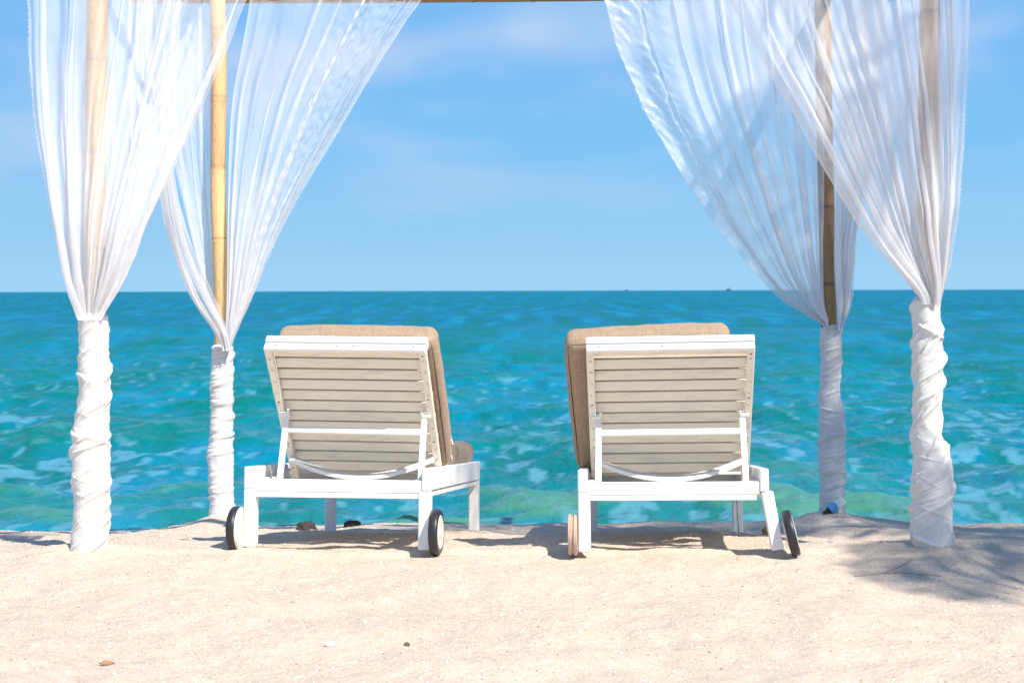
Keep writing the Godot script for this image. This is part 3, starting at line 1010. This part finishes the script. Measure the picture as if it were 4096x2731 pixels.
# ---------------------------------------------------------------- palm
func build_palm(label: String, foot: Vector3, sd: int, tall: float, n_fronds: int, extra: Array) -> void:
	var p := thing("coconut_palm", label, "palm tree", foot, "palms behind the beach")
	var path := []
	var rad := []
	var crown := Vector3(-0.35, tall, -0.75)
	for k in 40:
		var t := k / 39.0
		path.append(Vector3(crown.x * t * t, -0.4 + (tall + 0.4) * t, crown.z * t * t))
		rad.append(lerpf(0.17, 0.10, t) * (1.0 + 0.06 * (k % 2)))
	var tr := MB.new()
	tr.tube(path, rad, 14)
	put(tr, "trunk", M.bark, p)
	var r := RandomNumberGenerator.new()
	r.seed = sd
	for k in n_fronds + extra.size():
		var az := TAU * k / n_fronds + r.randf_range(-0.14, 0.14)
		var rise := r.randf_range(-0.15, 0.95)
		var len := r.randf_range(2.0, 2.6)
		if k >= n_fronds:
			az = extra[k - n_fronds][0]
			rise = extra[k - n_fronds][1]
			len = extra[k - n_fronds][2]
		var dir := Vector3(cos(az), 0, sin(az))
		var pts := []
		var rr := []
		for q in 15:
			var t := q / 14.0
			pts.append(crown + dir * len * (t - 0.18 * t * t) + Vector3.UP * (rise * len * 0.55 * t - (1.0 + 0.35 * rise) * t * t * len * 0.42))
			rr.append(lerpf(0.022, 0.004, t))
		var mb := MB.new()
		mb.tube(pts, rr, 5)
		var side := dir.cross(Vector3.UP)
		for q in 46:
			var t := 0.10 + 0.9 * q / 46.0
			var o := along(pts, t)
			var fw := (along(pts, minf(1.0, t + 0.03)) - along(pts, t - 0.03)).normalized()
			for s in [-1.0, 1.0]:
				var ll := 0.62 * pow(sin(PI * clampf(t * 0.9 + 0.06, 0, 1)), 0.6) * r.randf_range(0.85, 1.1)
				var go: Vector3 = (side * s * 0.85 + fw * 0.5 + Vector3.DOWN * r.randf_range(0.15, 0.5)).normalized()
				var w := fw * 0.018
				var m1: Vector3 = o + go * ll * 0.5
				var tip: Vector3 = o + go * ll + Vector3.DOWN * 0.10 * ll
				mb.flat_quad(o - w * 0.5, o + w * 0.5, m1 + w, m1 - w, o - Vector3.UP)
				mb.flat_tri(m1 - w, m1 + w, tip, m1 - Vector3.UP)
		put(mb, "frond", M.frond, p)

# ---------------------------------------------------------------- small things
func rock(called: String, label: String, category: String, at: Vector3, size: Vector3, sd: int, mat: Material, sink := 0.25) -> void:
	var f := noise(sd, 0.9, 3)
	var pts := PackedVector3Array()
	for j in 13:
		for i in 20:
			var a := PI * j / 12.0
			var t := TAU * i / 20.0
			var d := Vector3(sin(a) * cos(t), cos(a), -sin(a) * sin(t))
			pts.append(d * size * 0.5 * (1.0 + 0.45 * f.get_noise_3dv(d * 1.6)))
	var mb := MB.new()
	mb.grid(pts, 20, 13, true, false)
	var o := top(mb, called, mat)
	o.position = Vector3(at.x, sand_height(at.x, at.z) + size.y * (0.5 - sink), at.z)
	tag(o, label, category)

func build_small() -> void:
	rock("stone", "dark rounded stone on the sand crest under the left lounger", "stone", Vector3(-1.02, 0, -6.98), Vector3(0.10, 0.075, 0.08), 201, M.dark_stone, 0.42)
	rock("stone", "dark bluish stone beside the front leg of the left lounger", "stone", Vector3(-0.80, 0, -7.08), Vector3(0.085, 0.045, 0.06), 202, M.dark_stone, 0.42)
	rock("stone", "small brown lump of stone beside the splayed leg of the right lounger", "stone", Vector3(1.09, 0, -6.0), Vector3(0.06, 0.045, 0.05), 203, M.brown_stone)
	rock("pebble", "tiny dark brown pebble alone on the open sand before the loungers", "pebble", Vector3(-0.295, 0, -3.93), Vector3(0.016, 0.012, 0.013), 204, M.brown_stone)
	# half shell
	var sh := MB.new()
	var sp := PackedVector3Array()
	for j in 8:
		for i in 18:
			var a := PI * 0.5 * j / 7.0
			var t := TAU * i / 18.0
			var rr := 1.0 + 0.04 * sin(t * 9.0)
			sp.append(Vector3(sin(a) * cos(t) * 0.017 * rr, cos(a) * 0.009, -sin(a) * sin(t) * 0.013 * rr))
	sh.grid(sp, 18, 8, true, false)
	var so := top(sh, "seashell", M.shell)
	so.position = Vector3(-0.505, sand_height(-0.505, -3.9) + 0.001, -3.9)
	tag(so, "small white domed seashell lying on the open sand in front", "seashell")
	# dry leaf
	var lf := MB.new()
	var lp := PackedVector3Array()
	for j in 12:
		var t := j / 11.0
		for i in 7:
			var u := i / 3.0 - 1.0
			var w := 0.0125 * sin(PI * pow(t, 0.8)) + 0.0006
			lp.append(Vector3((t - 0.5) * 0.062, 0.007 * u * u + 0.005 * sin(t * 4.0) + 0.003, u * w + 0.004 * sin(t * 3.0)))
	lf.grid(lp, 7, 12, false, false)
	var lo := top(lf, "dry_leaf", M.leaf)
	lo.position = Vector3(-1.066, sand_height(-1.066, -3.7) + 0.002, -3.7)
	lo.rotation = Vector3(0.35, 0.35, 0)
	lo.scale = Vector3.ONE * 0.62
	tag(lo, "curled reddish brown dry leaf on the sand in front", "leaf")
	# twig
	var tw := MB.new()
	var tx := 1.30
	var tz := -4.86
	var g := func(x: float, z: float, up: float) -> Vector3: return Vector3(x, sand_height(x, z) + up, z)
	tw.tube([g.call(tx - 0.13, tz + 0.02, 0.003), g.call(tx - 0.02, tz - 0.03, 0.006), g.call(tx + 0.06, tz - 0.09, 0.016), g.call(tx + 0.11, tz - 0.13, 0.03)], [0.0009, 0.0012, 0.0011, 0.0008], 6)
	tw.tube([g.call(tx - 0.02, tz - 0.03, 0.006), g.call(tx + 0.04, tz - 0.02, 0.006), g.call(tx + 0.17, tz + 0.02, 0.004)], [0.001, 0.001, 0.0007], 6)
	tag(top(tw, "twig", M.bark), "thin forked dry twig on the shaded sand before the near right post", "twig")
	# black cable end
	var pl := thing("cable_plug", "black cable plug lying at the foot of the far left post", "cable plug", Vector3(-1.40, sand_height(-1.40, -7.02) + 0.012, -7.02))
	var pb := MB.new()
	pb.tube([Vector3(0.075, 0.015, 0), Vector3(0.0, 0.003, 0)], [0.011, 0.010], 12)
	put(pb, "plug", M.dark, pl)
	var pn := MB.new()
	pn.tube([Vector3(0.0, 0.003, 0), Vector3(-0.02, 0.0, 0.0), Vector3(-0.04, -0.005, 0.004)], [0.006, 0.0045, 0.0015], 8)
	put(pn, "pin", M.dark, pl)
	# plastic bottle half hidden under the winding
	var bx := 1.622
	var bt := thing("plastic_bottle", "blue and white plastic bottle under the wrapped foot of the far right post", "bottle", Vector3(bx, sand_height(bx, -7.16) + 0.026, -7.16))
	var turn := Basis(Vector3.BACK, deg_to_rad(32)) * Basis(Vector3.UP, 0.2)
	bt.basis = turn
	var b1 := MB.new()
	b1.lathe([Vector2(0.001, 0.068), Vector2(0.020, 0.068), Vector2(0.024, 0.062), Vector2(0.024, 0.04), Vector2(0.0225, 0.037), Vector2(0.024, 0.033), Vector2(0.024, 0.02)], Vector3.ZERO, Basis.from_scale(Vector3(1, 1, 1)), 24)
	put(b1, "bottle_body", M.plastic, bt)
	var b2 := MB.new()
	b2.lathe([Vector2(0.024, 0.02), Vector2(0.0245, 0.018), Vector2(0.0245, -0.018), Vector2(0.020, -0.024)], Vector3.ZERO, Basis.IDENTITY, 24)
	put(b2, "label_band", M.blue, bt)
	var b3 := MB.new()
	b3.lathe([Vector2(0.020, -0.024), Vector2(0.013, -0.034), Vector2(0.013, -0.055), Vector2(0.001, -0.055)], Vector3.ZERO, Basis.IDENTITY, 20)
	put(b3, "cap", M.dark, bt)
	# boats on the horizon
	var far := [[485.0, 6000.0, 1.0, "tiny grey boat on the horizon above the gap between the loungers and the right curtain"], [915.0, 6000.0, 1.55, "tiny dark peaked boat on the horizon beside the edge of the far right curtain"]]
	for f in far:
		var bo := thing("fishing_boat", f[3], "boat", Vector3(f[0], SEA_LEVEL, -f[1]), "boats on the horizon")
		var s: float = f[2]
		var hull := MB.new()
		var hp := PackedVector3Array()
		for j in 9:
			var t := j / 8.0
			for i in 7:
				var a := PI * i / 6.0
				var wd := 2.0 * s * sin(PI * clampf(0.12 + 0.82 * t, 0, 1))
				hp.append(Vector3((t - 0.5) * 15.0 * s, 2.2 * s + 1.6 * s * pow(2.0 * t - 1.0, 2) - 2.6 * s * sin(a), cos(a) * wd))
		hull.grid(hp, 7, 9, false, false)
		put(hull, "hull", M.boat, bo)
		var cab := MB.new()
		cab.box(Vector3(-1.0, 4.2, 0) * s, Vector3(4.5, 4.0, 2.6) * s, Basis.IDENTITY, 0.2)
		put(cab, "cabin", M.boat, bo)
		var mast := MB.new()
		mast.tube([Vector3(-0.5, 5, 0) * s, Vector3(-0.5, 10, 0) * s], [0.35 * s, 0.2 * s], 6)
		put(mast, "mast", M.boat, bo)

# ---------------------------------------------------------------- materials
func build_materials() -> void:
	var f := noise(1, 1.0, 4)
	var g := noise(2, 1.0, 2)
	# sand: grains of many tones with darker and lighter specks
	var sand := texture(768, 768, func(x, y):
		var grain: float = rng.randf()
		var clump := tiled(f, x, y, 768, 768, 0.05, 0.05)
		var l := 0.93 + 0.06 * clump + 0.13 * (grain - 0.5)
		var c := Color(0.893, 0.835, 0.765) * l
		var q := rng.randf()
		if q < 0.012:
			c = Color(0.55, 0.44, 0.34)
		elif q < 0.03:
			c = Color(0.78, 0.62, 0.47)
		elif q < 0.10:
			c = Color(0.95, 0.92, 0.86)
		return c)
	var bump := texture(512, 512, func(x, y):
		var l := clampf(0.5 + 0.5 * tiled(f, x, y, 512, 512, 0.09, 0.09) + 0.25 * (rng.randf() - 0.5), 0, 1)
		return Color(l, l, l))
	var s := material(Color(0.925, 0.915, 0.91), 0.95, 0.2)
	s.albedo_texture = sand
	s.vertex_color_use_as_albedo = true
	s.heightmap_enabled = true
	s.heightmap_texture = bump
	s.heightmap_scale = 0.4
	s.uv1_triplanar = true
	s.uv1_world_triplanar = true
	s.uv1_scale = Vector3.ONE * 0.62
	M.sand = s
	var gr := material(Color(1, 1, 1), 0.7, 0.3)
	gr.vertex_color_use_as_albedo = true
	M.grit = gr
	# sea
	var w := material(Color(1, 1, 1), 0.10, 0.23)
	# ripples finer than the mesh, a hand's breadth long
	var rip := FastNoiseLite.new()
	rip.seed = 301
	rip.noise_type = FastNoiseLite.TYPE_SIMPLEX_SMOOTH
	rip.frequency = 0.016
	rip.fractal_octaves = 3
	rip.fractal_gain = 0.55
	w.heightmap_enabled = true
	w.heightmap_texture = ImageTexture.create_from_image(rip.get_seamless_image(512, 512))
	w.heightmap_scale = 2.2
	w.vertex_color_use_as_albedo = true
	M.sea = w
	# painted wood: dirty white, with fine scratches along the grain and a few chips
	var mk := func(warm: float, chips: float, grime: float) -> StandardMaterial3D:
		var t := texture(512, 512, func(x, y):
			var grain := tiled(g, x, y, 512, 512, 0.012, 0.35)
			var dirt := tiled(g, x + 60.0, y + 30.0, 512, 512, 0.006, 0.035)
			var l := 0.935 + 0.02 * grain - grime * smoothstep(0.0, 0.7, dirt)
			var c := Color(l, l * (1.0 - 0.008 * warm), l * (1.0 - 0.03 * warm))
			var chip := tiled(f, x + 91.0, y + 17.0, 512, 512, 0.03, 0.10)
			var rust := tiled(g, x + 13.0, y + 71.0, 512, 512, 0.05, 0.03)
			if chips > 0.0 and rust > 0.74:
				c = c.lerp(Color(0.72, 0.50, 0.28), 0.5 * smoothstep(0.74, 0.86, rust))
			if chip > 0.62 - chips:
				c = c.lerp(Color(0.58, 0.48, 0.38), 0.55)
			return c)
		var m := material(Color.WHITE, 0.55, 0.4)
		m.albedo_texture = t
		m.uv1_triplanar = true
		m.uv1_scale = Vector3.ONE * 2.3
		return m
	M.paint = mk.call(0.4, -0.05, 0.03)
	M.slat = mk.call(3.2, 0.02, 0.05)  # warmer than the rails: sand bounce light tinted into the backrest paint
	M.slat_b = mk.call(3.7, 0.04, 0.07)
	# woven tan fabric
	var fab := texture(256, 256, func(x, y):
		var warp := sin(x * TAU / 4.0)
		var weft := sin(y * TAU / 4.0)
		var tx := tiled(g, x * 1.0, y, 256, 256, 0.5, 0.02)
		var ty := tiled(g, x + 40.0, y, 256, 256, 0.02, 0.5)
		var l := 0.635 + 0.05 * warp * weft + 0.14 * tx + 0.14 * ty + 0.10 * (rng.randf() - 0.5)
		return Color(l * 1.0, l * 0.88, l * 0.755))
	var m := material(Color(0.99, 0.98, 0.97), 0.95, 0.2)
	m.albedo_texture = fab
	m.uv1_triplanar = true
	m.uv1_scale = Vector3.ONE * 5.0
	m.rim_enabled = true
	m.rim = 0.3
	M.fabric = m
	M.seam = material(Color(0.46, 0.37, 0.28), 0.95, 0.2)
	# bamboo
	var bam := texture(256, 512, func(x, y):
		var streak := tiled(g, x, y, 256, 512, 0.30, 0.006)
		var blot := tiled(f, x, y, 256, 512, 0.04, 0.02)
		var l := 0.93 + 0.07 * streak + 0.07 * blot
		var c := Color(l, l * 0.83, l * 0.61)
		if blot > 0.38:
			c = c.lerp(Color(0.62, 0.48, 0.30), 0.4)
		if streak > 0.55:
			c = c.lerp(Color(0.40, 0.28, 0.16), 0.5)
		return c)
	m = material(Color(1, 1, 1), 0.5, 0.4)
	m.albedo_texture = bam
	m.vertex_color_use_as_albedo = true
	M.bamboo = m
	# sheer organza: part of the light goes straight through, some is scattered on both sides
	m = material(lin(0.90, 0.90, 0.92), 0.30, 0.8)
	m.transparency = BaseMaterial3D.TRANSPARENCY_ALPHA
	m.vertex_color_use_as_albedo = true
	m.cull_mode = BaseMaterial3D.CULL_DISABLED
	m.backlight_enabled = true
	m.backlight = Color(0.5, 0.5, 0.51)
	M.sheer = m
	m = material(lin(0.85, 0.85, 0.86), 0.8, 0.3)
	m.cull_mode = BaseMaterial3D.CULL_DISABLED
	m.backlight_enabled = true
	m.backlight = Color(0.6, 0.6, 0.6)
	M.thread = m
	var weave := texture(256, 256, func(x, y):
		var l := 0.93 + 0.02 * tiled(g, x, y, 256, 256, 0.4, 0.02) + 0.02 * tiled(g, x, y + 9.0, 256, 256, 0.02, 0.4) - 0.04 * smoothstep(0.2, 0.6, tiled(f, x, y, 256, 256, 0.02, 0.02))
		return Color(l, l * 0.995, l * 0.985))
	m = material(Color(0.93, 0.925, 0.92), 0.6, 0.4)
	m.albedo_texture = weave
	m.uv1_triplanar = true
	m.uv1_scale = Vector3.ONE * 4.0
	m.backlight_enabled = true
	m.backlight = Color(0.2, 0.2, 0.2)
	m.rim_enabled = true
	m.rim = 0.35
	M.cloth = m
	M.gap_blocker = material(lin(0.075, 0.066, 0.056), 0.9, 0.2)  # for the added board that darkens the slat gaps
	M.rubber = material(lin(0.022, 0.022, 0.026), 0.42, 0.5)
	M.hub = material(lin(0.68, 0.66, 0.60), 0.5, 0.5)
	var old := texture(128, 128, func(x, y):
		var l := 0.74 + 0.16 * tiled(f, x, y, 128, 128, 0.10, 0.02)
		return Color(l, l * 0.90, l * 0.82))
	m = material(Color(0.98, 0.96, 0.95), 0.7, 0.4)
	m.albedo_texture = old
	m.uv1_triplanar = true
	m.uv1_scale = Vector3.ONE * 8.0
	M.worn = m
	M.steel = material(lin(0.62, 0.60, 0.56), 0.4, 0.5)
	M.hole = material(lin(0.04, 0.02, 0.015), 0.9, 0.2)
	M.dark = material(lin(0.02, 0.022, 0.026), 0.5, 0.4)
	M.plastic = material(lin(0.80, 0.81, 0.83), 0.35, 0.5)
	M.blue = material(lin(0.10, 0.36, 0.68), 0.4, 0.5)
	M.dark_stone = material(lin(0.06, 0.05, 0.048), 0.8, 0.3)
	M.brown_stone = material(lin(0.16, 0.11, 0.075), 0.9, 0.3)
	M.shell = material(lin(0.82, 0.78, 0.70), 0.4, 0.5)
	M.leaf = material(lin(0.42, 0.19, 0.11), 0.7, 0.3)
	M.bark = material(lin(0.20, 0.15, 0.11), 0.9, 0.2)
	m = material(lin(0.07, 0.12, 0.03), 0.5, 0.4)
	m.cull_mode = BaseMaterial3D.CULL_DISABLED
	M.frond = m
	M.boat = material(lin(0.05, 0.13, 0.22), 0.8, 0.3)

func _ready() -> void:
	# camera, sky, sun, exposure
	var cam := Camera3D.new()
	cam.name = "camera"
	cam.position = Vector3(0, 0.97, 0)
	cam.rotation = Vector3(deg_to_rad(-2.045), 0, deg_to_rad(-0.146))
	cam.fov = 26.99
	cam.near = 0.05
	cam.far = 60000.0
	var lens := CameraAttributesPhysical.new()
	lens.frustum_focal_length = 50.0
	lens.frustum_focus_distance = 5.5
	lens.exposure_aperture = 6.3
	lens.frustum_near = 0.05
	lens.frustum_far = 60000.0
	cam.attributes = lens
	add_child(cam)
	cam.current = true
	var env := Environment.new()
	env.background_mode = Environment.BG_SKY
	var sk := Sky.new()
	var pano := PanoramaSkyMaterial.new()
	pano.panorama = sky_picture()
	sk.sky_material = pano
	env.sky = sk
	env.background_energy_multiplier = 0.635
	env.tonemap_mode = Environment.TONE_MAPPER_LINEAR
	env.tonemap_exposure = 1.6
	env.sdfgi_enabled = true
	env.ssao_enabled = true
	env.ssil_enabled = true
	var we := WorldEnvironment.new()
	we.name = "world"
	we.environment = env
	add_child(we)
	var sun := DirectionalLight3D.new()
	sun.name = "sun"
	sun.light_energy = 1.35
	sun.light_color = Color(1.0, 0.965, 0.91)
	sun.light_angular_distance = 0.53
	sun.shadow_enabled = true
	sun.rotation = Vector3(deg_to_rad(-50.0), deg_to_rad(40.0), 0)
	add_child(sun)

	rng.seed = 4242
	build_materials()
	n_low = noise(51, 1.6, 2)
	n_mid = noise(52, 5.0, 3)
	n_fine = noise(53, 18.0, 2)
	build_beach()
	build_sea()
	build_gazebo()
	build_palm("coconut palm whose fronds shade the far right post", Vector3(5.35, 0.0, -2.75), 77, 6.6, 14, [[2.75, 0.34, 3.2]])
	build_palm("coconut palm whose fronds shade the sand in the right corner", Vector3(6.5, 0.0, -1.05), 78, 6.3, 13, [])
	build_curtains()
	back_shift = 0.043
	back_roll = deg_to_rad(-0.85)
	lounger("sun_lounger", "white slatted sun lounger on the left with two black tyred wheels", Vector3(-0.663, -0.010, -5.28), -7.2, 0.15, false)
	cushions("tan cushion on the left lounger, white zipper pulls at its side", Vector3(-0.663, -0.010, -5.28), -7.2, 0.15, 0.022, 0.0, true)
	back_shift = -0.002
	back_roll = deg_to_rad(0.35)
	lounger("sun_lounger", "white slatted sun lounger on the right with splayed wheel leg and bare wheel rim", Vector3(0.592, -0.008, -5.18), -4.6, 0.75, true)
	cushions("tan cushion slipped sideways off the backrest of the right lounger", Vector3(0.592, -0.008, -5.18), -4.6, 0.75, -0.071, 0.036, false)
	build_small()
	build_grit()
